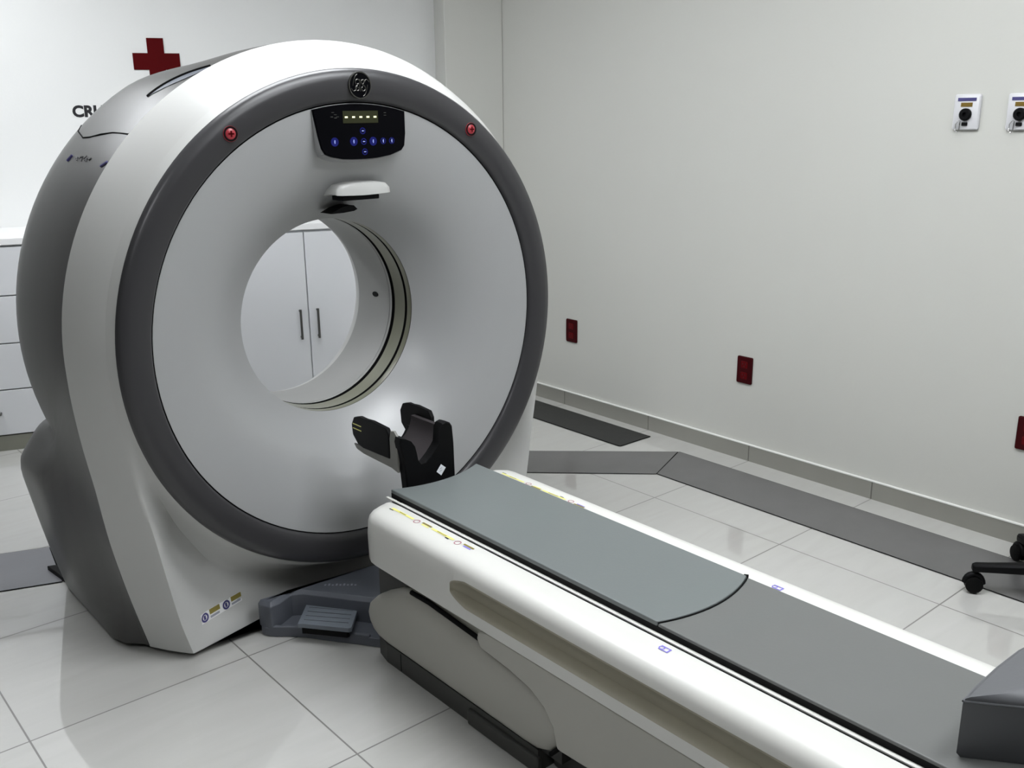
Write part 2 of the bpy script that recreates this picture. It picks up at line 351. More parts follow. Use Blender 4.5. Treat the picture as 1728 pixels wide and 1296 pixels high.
def gas(yc, label):
    t = thing('gas_outlet', label, 'gas outlet', (XW, yc, 1.515), 'medical gas outlets')
    hw, hh = 0.0455, 0.060; x = XW; z = 1.515
    pr = rrect(-hw, hw, -hh, hh, 0.008, 3)
    MB().loft([[(x-0.0005, yc+p, z+q) for p, q in pr], [(x-0.010, yc+p, z+q) for p, q in pr], [(x-0.014, yc+p*.92, z+q*.94) for p, q in pr]], 'gaswhite', cap1=True).build('plate', t)
    MB().box(x-0.0155, x-0.0135, yc-0.032, yc+0.032, z+0.037, z+0.048, 'navy').build('name_strip', t, smooth=0)
    MB().box(x-0.0155, x-0.0135, yc-0.020, yc+0.020, z+0.018, z+0.032, 'gasgold').build('colour_tag', t, smooth=0)
    def ringl(r, xx, zz): return [(xx, yc+r*math.cos(2*PI*k/20), zz+r*math.sin(2*PI*k/20)) for k in range(20)]
    MB().loft([ringl(0.021, x-0.012, z-0.008), ringl(0.021, x-0.022, z-0.008), ringl(0.017, x-0.026, z-0.008), ringl(0.008, x-0.026, z-0.008), ringl(0.006, x-0.018, z-0.008)], 'black', cap1=True).build('coupling', t)
    MB().box(x-0.020, x-0.0135, yc-0.010, yc+0.010, z-0.046, z-0.034, 'black').build('release_button', t, smooth=0, bevel=.002)
    lo = [(x-0.022, yc+0.020, z-0.028), (x-0.026, yc+0.026, z-0.040), (x-0.026, yc+0.027, z-0.062), (x-0.024, yc+0.020, z-0.068), (x-0.024, yc+0.014, z-0.060), (x-0.022, yc+0.014, z-0.030), (x-0.022, yc+0.020, z-0.028)]
    MB().tube(lo, 0.0018, 'chrome', 6).build('pin_loop', t)
gas(1.608, 'white medical gas outlet plate high on the right wall, left one of two')
gas(1.425, 'white medical gas outlet plate cut by the right edge of the photo')

# ================================================================== CT SCANNER
CX, CZ = 1.54, 0.907
G = thing('ct_scanner', 'large white and grey ring-shaped CT scanner gantry with open bore', 'scanner', (CX, 2.9, 0))
NA, NS, NB = 44, 22, 12
def resample(pts, n):
    d = [0]
    for i in range(1, len(pts)): d.append(d[-1]+math.dist(pts[i], pts[i-1]))
    out = []
    for k in range(1, n+1):
        t = d[-1]*k/n; i = 1
        while i < len(pts)-1 and d[i] < t: i += 1
        u = (t-d[i-1])/max(1e-9, d[i]-d[i-1]); out.append((lerp(pts[i-1][0], pts[i][0], u), lerp(pts[i-1][1], pts[i][1], u)))
    return out
def spline(pts, n):
    """Catmull-Rom through pts"""
    P = [pts[0]]+list(pts)+[pts[-1]]; out = []
    for i in range(1, len(P)-2):
        for k in range(8):
            t = k/8; q = []
            for c in (0, 1):
                a, b_, c_, d_ = P[i-1][c], P[i][c], P[i+1][c], P[i+2][c]
                q.append(.5*((2*b_)+(-a+c_)*t+(2*a-5*b_+4*c_-d_)*t*t+(-a+3*b_-3*c_+d_)*t**3))
            out.append(tuple(q))
    out.append(pts[-1]); return resample(out, n)
def half(R, side, zb=0.02):
    """left half outline (dx<0): crown to foot centre; side = points from where it leaves the circle"""
    a_end = math.atan2(side[0][1]-CZ, side[0][0])
    if a_end < 0: a_end += 2*PI
    h = [(R*math.cos(PI/2+(a_end-PI/2)*i/NA), CZ+R*math.sin(PI/2+(a_end-PI/2)*i/NA)) for i in range(NA+1)]
    sd = [h[-1]]+list(side[1:]); h += spline(sd, NS)
    xb, zl = h[-1]
    h += [(xb*(1-i/NB), zb) for i in range(1, NB+1)]
    return h
def circ_half(R, zc=CZ):
    """the same number of points spread on a full half circle, matched to the outline's"""
    h = []
    a_mid = math.radians(205)
    for i in range(NA+1): a = PI/2+(a_mid-PI/2)*i/NA; h.append((R*math.cos(a), zc+R*math.sin(a)))
    for i in range(1, NS+NB+1): a = a_mid+(1.5*PI-a_mid)*i/(NS+NB); h.append((R*math.cos(a), zc+R*math.sin(a)))
    return h
def full(h, yf):
    """mirror a half outline; yf(dx, z, i) gives depth"""
    n = len(h)
    L = [(CX+x, yf(x, z, i), z) for i, (x, z) in enumerate(h)]
    Rr = [(CX-x, yf(x, z, i), z) for i, (x, z) in enumerate(h)]
    return L+Rr[n-2:0:-1]
seam_side = [(-0.835, 0.905), (-0.832, 0.80), (-0.820, 0.67), (-0.802, 0.54), (-0.783, 0.38), (-0.752, 0.21), (-0.709, 0.02)]
ridge_side = [(-0.7595, 0.80), (-0.748, 0.72), (-0.735, 0.63), (-0.719, 0.52), (-0.700, 0.41), (-0.680, 0.28), (-0.655, 0.13), (-0.628, 0.02)]
def mixh(a, b, t): return [(lerp(p[0], q[0], t), lerp(p[1], q[1], t)) for p, q in zip(a, b)]
H_seam = half(0.835, seam_side); H_ridge = half(0.767, ridge_side)
yfoot = lambda x, z, i: 2.508+min(0.085, max(0, x+0.62)*0.25)*(1 if i > NA+NS-1 else 0)
loops = []
YS = 2.632
loops.append(full([(x*.985, CZ+(z-CZ)*.985 if z > .03 else z) for x, z in H_seam], lambda x, z, i: YS+0.012))
loops.append(full(H_seam, lambda x, z, i: YS))
for t, dy in ((0.25, 2.605), (0.5, 2.572), (0.75, 2.540), (0.92, 2.516)):
    h = mixh(H_seam, H_ridge, t); e = 0.010*math.sin(PI*t)
    h = [(x*(1+e), CZ+(z-CZ)*(1+e) if z > CZ else z) for x, z in h]
    loops.append(full(h, lambda x, z, i, dy=dy: dy+(0.02*0)))
loops.append(full(H_ridge, yfoot))
H_ring = [(0.752*math.cos(math.atan2(z-CZ, x-1e-9)), CZ+0.752*math.sin(math.atan2(z-CZ, x-1e-9))) for x, z in H_ridge]
for t in (0.06, 0.14, 0.3, 0.5, 0.7, 0.85, 0.94, 1.0):
    h = mixh(H_ridge, H_ring, t)
    def yy(x, z, i, t=t):
        a = H_ridge[i]; c = H_ring[i]; w_ = math.dist(a, c)
        ya = yfoot(*a, i)
        lipt = smoothstep((t-0.75)/0.25)
        base = lerp(ya, 2.565, smoothstep(t/0.7))
        val = min(0.02, w_*0.12)*math.sin(PI*min(1, t))
        top = 2.480
        k_ = smoothstep((w_-0.005)/0.16)
        return lerp(lerp(ya, top, t), lerp(base+val, top, lipt), k_)
    loops.append(full(h, yy))
b = MB(); b.loft(loops, 'white')
front = b.build('front_shell', G, smooth=50)
# dark seam between front and rear shells
Hs = [(x*.99, CZ+(z-CZ)*.99) for x, z in H_seam]
MB().loft([full(Hs, lambda x, z, i: YS+0.001), full(Hs, lambda x, z, i: YS+0.012)], 'gap').build('seam_gasket', G)
# lathe round the bore axis
def lathe(b, prof, m, n=128):
    b.loft([[(CX+R*math.cos(2*PI*k/n), y, CZ+R*math.sin(2*PI*k/n)) for k in range(n)] for R, y in prof], m); return b
b = MB(); lathe(b, [(0.753, 2.484), (0.7495, 2.472), (0.742, 2.463), (0.72, 2.458), (0.69, 2.460), (0.668, 2.467), (0.6605, 2.474), (0.6585, 2.486)], 'ring')
b.build('trim_ring', G, smooth=60)
MB_ = MB(); lathe(MB_, [(0.6600, 2.480), (0.6545, 2.4835)], 'gap'); MB_.build('ring_gap', G)
def RT(R): t = 1-(R-0.312)/(0.6555-0.312); return 2.4795+0.205*(0.30*t+0.70*max(0, t)**2.6)
b = MB(); prof = [(0.6555-0.3435*(i/40), RT(0.6555-0.3435*(i/40))) for i in range(41)]
lathe(b, prof, 'bore'); b.build('bore_cone', G, smooth=60)
b = MB(); lathe(b, [(0.312, 2.6845), (0.3145, 2.6855), (0.3145, 2.688)], 'gap'); b.build('bore_groove', G)
b = MB(); lathe(b, [(0.3125, 2.688), (0.311, 2.695), (0.311, 2.710)], 'window'); b.build('bore_band', G, smooth=60)
b = MB(); lathe(b, [(0.311, 2.710), (0.318, 2.711), (0.318, 2.724), (0.312, 2.725)], 'gap'); b.build('bore_groove', G)
b = MB(); lathe(b, [(0.312, 2.725), (0.313, 2.745), (0.313, 2.765), (0.312, 2.786)], 'window'); b.build('scan_window', G, smooth=60)
b = MB(); lathe(b, [(0.312, 2.786), (0.3205, 2.787), (0.3205, 2.804), (0.3125, 2.805)], 'gap'); b.build('bore_groove', G)
b = MB(); lathe(b, [(0.3125, 2.805), (0.313, 2.817), (0.315, 2.818), (0.315, 2.821), (0.313, 2.822), (0.316, 2.85), (0.318, 2.95), (0.3185, 3.03)], 'bore_inner')
lathe(b, [(0.3185, 3.03), (0.324, 3.055), (0.336, 3.08), (0.365, 3.115), (0.42, 3.16), (0.47, 3.195)], 'white'); b.build('bore_rear_liner', G, smooth=60)
# small sensor in the bore
b = MB()
def on_cyl(a, y, R): a = math.radians(a); return (CX+R*math.cos(a), y, CZ+R*math.sin(a))
loop0 = [on_cyl(0.2+1.7*math.cos(2*PI*k/16), 2.916+0.018*math.sin(2*PI*k/16), 0.3175) for k in range(16)]
loop1 = [on_cyl(0.2+1.7*math.cos(2*PI*k/16), 2.916+0.018*math.sin(2*PI*k/16), 0.3145) for k in range(16)]
b.loft([loop0, loop1], 'black', cap1=True); b.build('bore_sensor', G)
# rear shell
def RR(y):
    pts = [(2.640, .829), (2.70, .836), (2.80, .844), (2.92, .848), (3.00, .846), (3.06, .836), (3.12, .818), (3.17, .790), (3.20, .750)]
    for (a, ra), (c, rc) in zip(pts, pts[1:]):
        if a <= y <= c: return lerp(ra, rc, (y-a)/(c-a))
    return pts[-1][1]
loops = []
rear_side = [(-0.800, 0.62), (-0.800, 0.60), (-0.845, 0.525), (-0.858, 0.47), (-0.842, 0.36), (-0.810, 0.18), (-0.772, 0.02)]
s2 = [(-0.829, 0.90), (-0.826, 0.76), (-0.798, 0.54), (-0.783, 0.40), (-0.765, 0.28), (-0.738, 0.15), (-0.709, 0.02)]
for y in (2.640, 2.66, 2.70, 2.76, 2.84, 2.92, 2.97, 3.00, 3.03, 3.06, 3.09, 3.12, 3.145, 3.17, 3.185, 3.197):
    R = RR(y); t = smoothstep((y-2.66)/0.38); tb = smoothstep((y-2.64)/0.09)
    side = [(lerp(p[0], q[0], t), lerp(p[1], q[1], t)) for p, q in zip(s2, rear_side)]
    side[-1] = (lerp(-0.709, -0.775, tb), 0.02); side[-2] = (lerp(side[-2][0], side[-2][0]-0.012, tb*(1-t)), side[-2][1])
    a = math.radians(180)+math.asin((CZ-side[0][1])/R); side[0] = (R*math.cos(a), CZ+R*math.sin(a))
    if y > 3.12:
        k = (y-3.12)/0.08; side = [side[0]]+[(p[0]*(1-0.035*k*k), p[1]) for p in side[1:]]
    h = half(R, side, 0.02)
    fl = 0.045*smoothstep((y-2.66)/0.3)
    h = [(x, z-(z-CZ)*fl*smoothstep(((z-CZ)/R-0.83)/0.17)) for x, z in h]
    def yl(x, z, i, y=y): return y+(smoothstep((y-3.0)/0.2)*0.085*smoothstep((0.62-z)/0.2))
    loops.append(full(h, yl))
Hb = circ_half(0.47)
last = half(RR(3.197), side, 0.02)
for t in (0.06, 0.3, 0.6, 1.0):
    h = mixh([(x*1.0, z) for x, z in last], Hb, t)
    loops.append(full(h, lambda x, z, i, t=t: 3.197+0.004*(1 if t < 1 else 0)+0.085*smoothstep((0.62-last[i][1])/0.2)*(1-t)))
b = MB(); b.loft(loops, 'darkgrey'); rear = b.build('rear_shell', G, smooth=50)
# hatch seam, grip recess and worn writing on the rear shell
def rs(a, y, e=0.0012): return on_cyl(a, y, RR(y)+e)
b = MB(); seamp = [(134.0, 3.06), (136.2, 3.00), (137.8, 2.91), (137.5, 2.86), (136.6, 2.80), (135.9, 2.74), (135.7, 2.68), (135.6, 2.642)]
b.tube([rs(a, y, 0.0002) for a, y in seamp], 0.0022, 'gap', 6); b.build('hatch_seam', G)
b = MB(); gp = []
N = 18
up = [(126.2-(126.2-114.5)*k/N, 2.742+0.012*math.sin(PI*k/N)-0.085*(k/N)**1.5) for k in range(N+1)]
dn = [(a, y-0.058*math.sin(PI*k/N)**0.8*(0.6+0.4*k/N)) for k, (a, y) in enumerate(up)]
vs_ = [rs(a, y, 0.001) for a, y in up]+[rs(a, y, 0.0014) for a, y in dn]
b.add(vs_, [(k, k+1, N+2+k, N+1+k) for k in range(N)], 'slate')
b.tube([rs(a, y, 0.0012) for a, y in up], 0.0042, 'gap', 6)
b.build('grip_recess', G)
b = MB()
for (a0, y0, a1, y1, r) in ((143.2, 2.905, 141.9, 2.895, .0035), (143.1, 2.672, 142.0, 2.652, .0035)):
    b.tube([rs(a0, y0), rs((a0+a1)/2, (y0+y1)/2), rs(a1, y1)], r, 'navy', 6); b.build('scuff_mark', G); b = MB()
for k in range(9):
    y0 = 2.85-0.011*k; a0 = 142.6+0.25*math.sin(k*2.1)
    b.tube([rs(a0, y0), rs(a0-0.45-0.3*(k % 2), y0-0.008*(1-2*(k % 3 == 1)))], 0.0016, 'ink', 5)
b.build('worn_writing', G, smooth=0)

# ---- things on the ring and face (still parts of the scanner)
def disc(b, cx, cz, r, y0, y1, m, n=28, ri=None, sx=1.0):
    c = lambda rr, y: [(cx+rr*sx*math.cos(2*PI*k/n), y, cz+rr*math.sin(2*PI*k/n)) for k in range(n)]
    if ri is None: b.loft([c(r, y0), c(r, y1)], m, cap1=True)
    else: b.loft([c(r, y0), c(r, y1), c(ri, y1), c(ri, y0)], m)
for (x, z) in ((1.1435, 1.486), (1.9475, 1.482)):
    b = MB(); disc(b, x, z, 0.0195, 2.466, 2.4555, 'black', ri=0.0150); disc(b, x, z, 0.0205, 2.466, 2.457, 'redled', ri=0.0195)
    bz = b.build('call_light', G)
    b = MB(); c = lambda r, y: [(x+r*math.cos(2*PI*k/24), y, z+r*math.sin(2*PI*k/24)) for k in range(24)]
    b.loft([c(0.0145, 2.463), c(0.0145, 2.4565), c(0.010, 2.4535), c(0.004, 2.4525)], 'redled', cap1=True)
    b.box(x-0.002, x+0.002, 2.4515, 2.453, z-0.008, z+0.008, 'redpaint'); b.box(x-0.008, x+0.008, 2.4515, 2.453, z-0.002, z+0.002, 'redpaint')
    sub(b.build('lens', None), bz)
# monogram badge
b = MB(); x, z, r = 1.546, 1.611, 0.036
disc(b, x, z, r, 2.462, 2.4545, 'blackpanel'); disc(b, x, z, r+0.0015, 2.462, 2.4535, 'silver', ri=r-0.0015)
badge = b.build('badge', G)
b = MB(); yb = 2.4538
for k in range(4):
    a = PI/2*k+PI/4
    b.tube([(x+(0.031-0.006*t/6)*math.cos(a-0.5+t*0.17), yb, z+(0.031-0.006*t/6*(t % 7))*math.sin(a-0.5+t*0.17)) for t in range(7)], 0.0011, 'silver', 6)
def curl(cx, cz, r, a0, a1, n=14, shrink=0.5):
    return [(cx+r*(1-shrink*k/n)*math.cos(math.radians(a0+(a1-a0)*k/n)), yb, cz+r*(1-shrink*k/n)*math.sin(math.radians(a0+(a1-a0)*k/n))) for k in range(n+1)]
b.tube(curl(x-0.009, z+0.008, 0.009, 20, 330), 0.0016, 'silver', 6)
b.tube(curl(x-0.009, z-0.009, 0.008, 90, 420), 0.0016, 'silver', 6)
b.tube(curl(x+0.009, z+0.008, 0.008, 10, 300), 0.0016, 'silver', 6)
b.tube(curl(x+0.009, z-0.009, 0.009, 80, -240), 0.0016, 'silver', 6)
b.tube([(x, yb, z+0.016), (x-0.002, yb, z), (x, yb, z-0.017)], 0.0014, 'silver', 6)
sub(b.build('monogram', None), badge)
# control panel
top = []
for k in range(11):
    a = math.radians(lerp(102.5, 75.1, k/10)); top.append((CX+0.6535*math.cos(a), CZ+0.6535*math.sin(a)))
pp = top+[(1.708, 1.475), (1.703, 1.440), (1.692, 1.427), (1.652, 1.414), (1.610, 1.408), (1.568, 1.4055), (1.520, 1.406), (1.488, 1.4075), (1.450, 1.415), (1.432, 1.422), (1.421, 1.438), (1.412, 1.473)]
b = MB(); mx_ = sum(p[0] for p in pp)/len(pp); mz_ = sum(p[1] for p in pp)/len(pp)
b.loft([[(p[0]+(p[0]-mx_)*.02, 2.54, p[1]+(p[1]-mz_)*.10-0.004) for p in pp], [(p[0]+(p[0]-mx_)*.012, 2.4765, p[1]+(p[1]-mz_)*.012 if k > 10 else p[1]) for k, p in enumerate(pp)]], 'bore')
b.build('panel_surround', G, smooth=60)
b = MB()
b.loft([[(p[0], 2.480, p[1]) for p in pp], [(p[0], 2.474, p[1]) for p in pp], [(mx_+(p[0]-mx_)*.985, 2.4725, mz_+(p[1]-mz_)*.985) for p in pp]], 'blackpanel', cap1=True)
cp = b.build('control_panel', G, smooth=30)
b = MB(); b.box(1.494, 1.612, 2.4708, 2.4722, 1.507, 1.541, 'lcd'); disp = sub(b.build('display', None, smooth=0), cp)
b = MB()
for k in range(5):
    cx_ = 1.5045+k*0.0242; b.box(cx_-0.0046, cx_+0.0046, 2.4698, 2.4707, 1.5215, 1.5262, 'segment')
sub(b.build('display_digits', None, smooth=0), cp)
b = MB()
for grp in (((1.462, 1.537), (1.470, 1.531), (1.458, 1.525), (1.470, 1.522), (1.477, 1.525)), ((1.637, 1.535), (1.637, 1.528))):
    b = MB()
    for (cx_, cz_2) in grp: b.box(cx_-0.004, cx_+0.004, 2.4712, 2.4722, cz_2-0.0008, cz_2+0.0008, 'skirt')
    sub(b.build('panel_marking', None, smooth=0), cp)
for (bx, bz_) , kind in zip(((1.463, 1.456), (1.526, 1.456), (1.560, 1.455), (1.592, 1.455), (1.627, 1.455), (1.657, 1.455), (1.558, 1.485), (1.562, 1.426)), (1, 1, 0, 1, 2, 2, 0, 0)):
    b = MB(); r = (0.0095, 0.0125, 0.0095)[kind]
    disc(b, bx, bz_, r, 2.4724, 2.4712, 'blueled', 20, ri=(r-0.003 if kind != 1 else r*.3))
    disc(b, bx, bz_, 0.002, 2.4724, 2.4706, 'bluemark', 10)
    b.box(bx-0.0013, bx+0.0013, 2.4704, 2.4712, bz_-0.005, bz_+0.005, 'bluemark') if kind else b.box(bx-0.004, bx+0.004, 2.4704, 2.4712, bz_-0.0009, bz_+0.0009, 'bluemark')
    sub(b.build('button', None, smooth=0), cp)
# laser light hood above the bore
b = MB()
def hood(sc, y, zo): return [(1.588+px*sc*1.03, y, 1.3135+zo+pz*(0.4+0.6*sc)) for px, pz in [(-0.096, -0.012), (-0.094, 0.004), (-0.082, 0.016), (-0.045, 0.0225), (0.0, 0.024), (0.045, 0.0225), (0.082, 0.016), (0.094, 0.004), (0.096, -0.012), (0.05, -0.014), (0, -0.015), (-0.05, -0.014)]]
b.loft([hood(1.02, 2.60, -0.004), hood(1.0, 2.565, 0.001), hood(0.97, 2.537, 0.0), hood(0.94, 2.529, -0.002), hood(0.78, 2.526, -0.004)], 'white', cap1=True)
b.build('laser_hood', G, smooth=70, bevel=0)
b = MB(); b.box(1.517, 1.648, 2.538, 2.60, 1.282, 1.2965, 'black'); b.build('laser_slot', G, smooth=0, bevel=.003)
b = MB(); sl = [(1.497, 1.243), (1.530, 1.258), (1.560, 1.266), (1.578, 1.264), (1.590, 1.252), (1.578, 1.247), (1.540, 1.2435)]
b.loft([[(px, 2.64, pz) for px, pz in sl], [(px, 2.575, pz) for px, pz in sl]], 'black', cap1=True); b.build('laser_window', G)
# warning label on the foot
b = MB()
from mathutils.bvhtree import BVHTree
_bv = BVHTree.FromPolygons([v.co for v in front.data.vertices], [tuple(p.vertices) for p in front.data.polygons])
def LF(u, v, e=0):
    p = Vector((0.956+u, 2.2, 0.085+v+u*0.10)); h = _bv.ray_cast(p, Vector((0, 1, 0)))
    return (p.x, (h[0].y if h[0] else 2.55)-0.0012-e*2, p.z)
def decal(b, FR, u0, u1, v0, v1, e, m): b.add([FR(u0, v0, e), FR(u1, v0, e), FR(u1, v1, e), FR(u0, v1, e)], [(0, 1, 2, 3)], m)
def decal_ring(b, FR, u, v, r, e, m, ri=0.6, n=16, su=1.0):
    a = [FR(u+su*r*math.cos(2*PI*k/n), v+r*math.sin(2*PI*k/n), e) for k in range(n)]; c = [FR(u+su*r*ri*math.cos(2*PI*k/n), v+r*ri*math.sin(2*PI*k/n), e) for k in range(n)]
    b.add(a+c, [(k, (k+1) % n, n+(k+1) % n, n+k) for k in range(n)], m)
_dec = decal
def decal_sub(b, FR, u0, u1, v0, v1, e, m, n=8):
    for k in range(n): _dec(b, FR, lerp(u0, u1, k/n), lerp(u0, u1, (k+1)/n), v0, (v0+v1)/2, e, m); _dec(b, FR, lerp(u0, u1, k/n), lerp(u0, u1, (k+1)/n), (v0+v1)/2, v1, e, m)
def foot_label(b, FR):
    decal = decal_sub
    decal(b, FR, 0, 0.145, 0.0, 0.028, 0.0, 'label')
    for u in (0.0, 0.076):
        decal_ring(b, FR, u+0.014, 0.014, 0.013, 0.0006, 'navy'); decal(b, FR, u+0.010, u+0.017, 0.008, 0.020, 0.0007, 'navy')
        decal(b, FR, u+0.032, u+0.068, 0.014, 0.028, 0.0006, 'olive'); decal(b, FR, u+0.032, u+0.064, 0.004, 0.010, 0.0006, 'greyink')
G['_'] = 0; del G['_']
LABEL_FRONT_Y = None
b_label = (b, LF)

# ================================================================== CT TABLE
T = thing('ct_table', 'white CT patient table with grey mattress, in front of the scanner bore', 'patient table', (CX, 1.0, 0))
YT0, YT1 = 2.150, -0.45
def section(gv, hw=0.264, inset=0.0, zl=0.335, gz=1.0):
    """right half cross-section of the beam, gv = how deep the side groove is"""
    w = hw-inset
    pts = [(0.172, 0.4895-inset*.3), (0.190, 0.4902-inset*.3), (0.218, 0.4895-inset*.4), (0.240, 0.4855-inset*.5), (0.255, 0.476-inset*.5), (0.262, 0.461-inset*.4)]
    pts = [(p[0]-inset*(p[0]/0.25)**3, p[1]) for p in pts]
    pts += [(w-(0 if i_ in (0, 6) else gv*(.15, .8, 1.1, 1.0, .25)[i_-1]), 0.410+(z_-0.410)*gz) for i_, z_ in enumerate((0.446, 0.438, 0.428, 0.404, 0.386, 0.379, 0.373))]+[(w-0.001, zl+0.006), (w-0.008, zl), (0.20-inset, zl)]
    return pts
def beam_loop(y, gv, inset=0.0, zl=0.335):
    gz = 0.25+0.75*math.sqrt(max(0.0, min(1.0, (1.735-y)/0.06))) if y < 1.735 else 0.25
    if y < 0.9*YT1: gz = 1
    s = section(gv, inset=inset, zl=zl, gz=gz)
    return [(CX+x, y, z) for x, z in s]+[(CX-x, y, z) for x, z in reversed(s)]
b = MB(); loops = [beam_loop(YT0-0.0, 0, 0.060, 0.352), beam_loop(YT0-0.010, 0, 0.030, 0.343), beam_loop(YT0-0.026, 0, 0.012, 0.337), beam_loop(YT0-0.05, 0, 0.003), beam_loop(YT0-0.08, 0)]
for y, g in ((1.76, 0), (1.7345, 0.0), (1.731, 0.008), (1.725, 0.015), (1.715, 0.021), (1.70, 0.026), (1.675, 0.030), (1.5, 0.030), (1.0, 0.030), (0.5, 0.030), (YT1+.03, 0.030)):
    loops.append(beam_loop(y, g))
loops.append(beam_loop(YT1, 0.02, 0.03))
b.loft(loops, 'white_table', cap0=True, cap1=True)
gi = b.mi('groove')
for k, f in enumerate(b.f):
    ys_ = [b.v[i][1] for i in f]; zs_ = [b.v[i][2] for i in f]; xs_ = [abs(b.v[i][0]-CX) for i in f]
    if len(f) == 4 and max(ys_) < 1.7349 and min(zs_) > 0.372 and max(zs_) < 0.4465 and max(xs_)-min(xs_) >= 0 and min(xs_) < 0.2639 and min(xs_) > 0.2: b.m[k] = gi
b.build('table_body', T, smooth=35)
# recessed channel between the rails
MB().box(CX-0.169, CX+0.169, YT1+.01, YT0-.03, 0.470, 0.4887, 'gap').build('rail_channel', T, smooth=0)
for s in (-1, 1):
    b = MB()
    b.box(*sorted((CX+s*0.1680, CX+s*0.1605)), YT1+.02, YT0+.004, 0.4885, 0.4925, 'white_table')
    b.box(*sorted((CX+s*0.1720, CX+s*0.1682)), YT1+.02, YT0-.03, 0.4886, 0.4898, 'gap'); b.build('rail', T, smooth=0)
# cradle and mattress
def endarc(s, yc, bow, n=14): return [(s*x, yc+bow*(x/0.157)**2) for x in [0.154*(2*k/n-1) for k in range(n+1)]]
b = MB(); poly = [(CX-0.154, YT1+.03), (CX+0.154, YT1+.03)]+[(CX+x, y) for x, y in reversed(endarc(1, 2.108, 0.040))]
b.prism(poly, lambda x, y: (x, y, 0.489), lambda x, y: (x, y, 0.5035), 'black'); b.build('cradle', T, smooth=0)  # black also stands for the shadow band under the mattress edge
def mattress(y_back, arc_back, y_front, bow_f, z0, z1, name, m):
    b = MB()
    fr = [(CX+x, y) for x, y in endarc(1, y_front, bow_f)]
    bk = [(CX+x, y) for x, y in endarc(1, y_back, arc_back)]
    n = len(fr)
    prof = lambda x: z1-0.004*0-0.0*x
    rows = []
    for t in [k/24 for k in range(25)]:
        row = [(lerp(bk[i][0], fr[i][0], t), lerp(bk[i][1], fr[i][1], t)) for i in range(n)]; rows.append(row)
    vs = []; fs = []
    for r in rows:
        for i, (x, y) in enumerate(r): vs.append((x, y, z1))
    for a in range(24):
        for i in range(n-1): fs.append((a*n+i, a*n+i+1, (a+1)*n+i+1, (a+1)*n+i))
    b.add(vs, fs, m)
    per = [r[0] for r in rows]+rows[-1][1:]+[r[-1] for r in reversed(rows[:-1])]+list(reversed(rows[0][1:-1]))
    b.loft([[(x, y, z1) for x, y in per], [(x, y, z0) for x, y in per]], m)
    return b.build(name, T, smooth=40, bevel=0.003)
mattress(1.132, 0.034, 2.110, 0.040, 0.5037, 0.514, 'front_mattress', 'pad')['label'] = 'front mattress section with curved ends'
mattress(YT1+.05, 0.0, 1.130, 0.034, 0.5037, 0.5105, 'rear_mattress', 'pad_rear')['label'] = 'rear mattress section, darker grey'
b = MB(); b.tube([(CX+x, y-0.003, 0.5115) for x, y in endarc(1, 1.132, 0.034)], 0.0016, 'gap', 6); b.tube([(CX+0.153, 1.172, 0.511), (CX+0.158, 1.163, 0.511)], 0.004, 'black', 6)
b.build('mattress_seam', T)
# side panels hanging under the beam, cut out round the lift covers
SHOE = [(2.192, 0.145), (2.184, 0.118), (2.165, 0.094), (2.135, 0.079), (2.09, 0.073), (1.90, 0.073), (1.68, 0.073), (1.50, 0.072), (1.450, 0.076), (1.410, 0.092), (1.383, 0.122), (1.372, 0.158), (1.380, 0.196), (1.408, 0.230), (1.452, 0.252), (1.52, 0.267), (1.62, 0.276), (1.75, 0.285), (1.88, 0.294), (1.96, 0.292), (2.03, 0.272), (2.10, 0.236), (2.15, 0.205), (2.182, 0.175)]
for s in (-1, 1):
    b = MB()
    pr = [(1.90, 0.336), (1.90, 0.20), (1.40, 0.20), (0.2, 0.22), (YT1+.05, 0.22), (YT1+.05, 0.336)]
    b.prism(pr, lambda y, z: (CX+s*0.205, y, z), lambda y, z: (CX+s*0.222, y, z), 'inner_shaded')
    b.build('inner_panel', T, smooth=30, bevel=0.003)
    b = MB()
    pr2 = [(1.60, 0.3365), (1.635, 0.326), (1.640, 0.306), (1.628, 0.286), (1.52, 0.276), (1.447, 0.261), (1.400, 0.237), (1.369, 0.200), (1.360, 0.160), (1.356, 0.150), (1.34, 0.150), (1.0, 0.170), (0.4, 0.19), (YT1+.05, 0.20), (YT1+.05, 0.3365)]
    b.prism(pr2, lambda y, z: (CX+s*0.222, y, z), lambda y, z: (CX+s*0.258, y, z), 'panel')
    b.build('side_panel', T, smooth=30, bevel=0.004)
MB().box(CX-0.20, CX+0.20, YT1+.08, 1.89, 0.25, 0.334, 'skirt').build('under_tray', T, smooth=0)
# rounded white covers around the lift
for s in (-1, 1):
    P3 = []
    for (dx, e) in ((0.12, 0.0), (0.200, 0.0), (0.216, 0.003), (0.227, 0.010), (0.234, 0.020), (0.238, 0.034), (0.240, 0.055)):
        lp = []
        for y, z in SHOE:
            cy, cz2 = max(1.50, min(2.06, y)), 0.175
            d = Vector((cy-y, cz2-z)); L_ = max(1e-6, d.length); d = d*(min(e, L_)/L_)
            lp.append((CX+s*dx, y+d.x, z+d.y))
        P3.append(lp)
    b = MB(); b.loft(P3, 'panel', cap1=True); b.build('lift_cover', T, smooth=60)
    b = MB(); b.tube([(CX+s*0.226, y, z) for y, z in SHOE[9:20]], 0.0065, 'gap', 6, True); b.build('cover_seal', T)
MB().box(CX-0.20, CX+0.20, 1.40, 2.16, 0.055, 0.30, 'skirt').build('lift_core', T, smooth=0)
b = MB()
foot = [(CX-0.212, 2.12), (CX-0.200, 2.175), (CX+0.200, 2.175), (CX+0.212, 2.12), (CX+0.212, 1.470), (CX-0.212, 1.470)]
b.prism(foot, lambda x, y: (x, y, 0.0), lambda x, y: (x, y, 0.062), 'skirt')
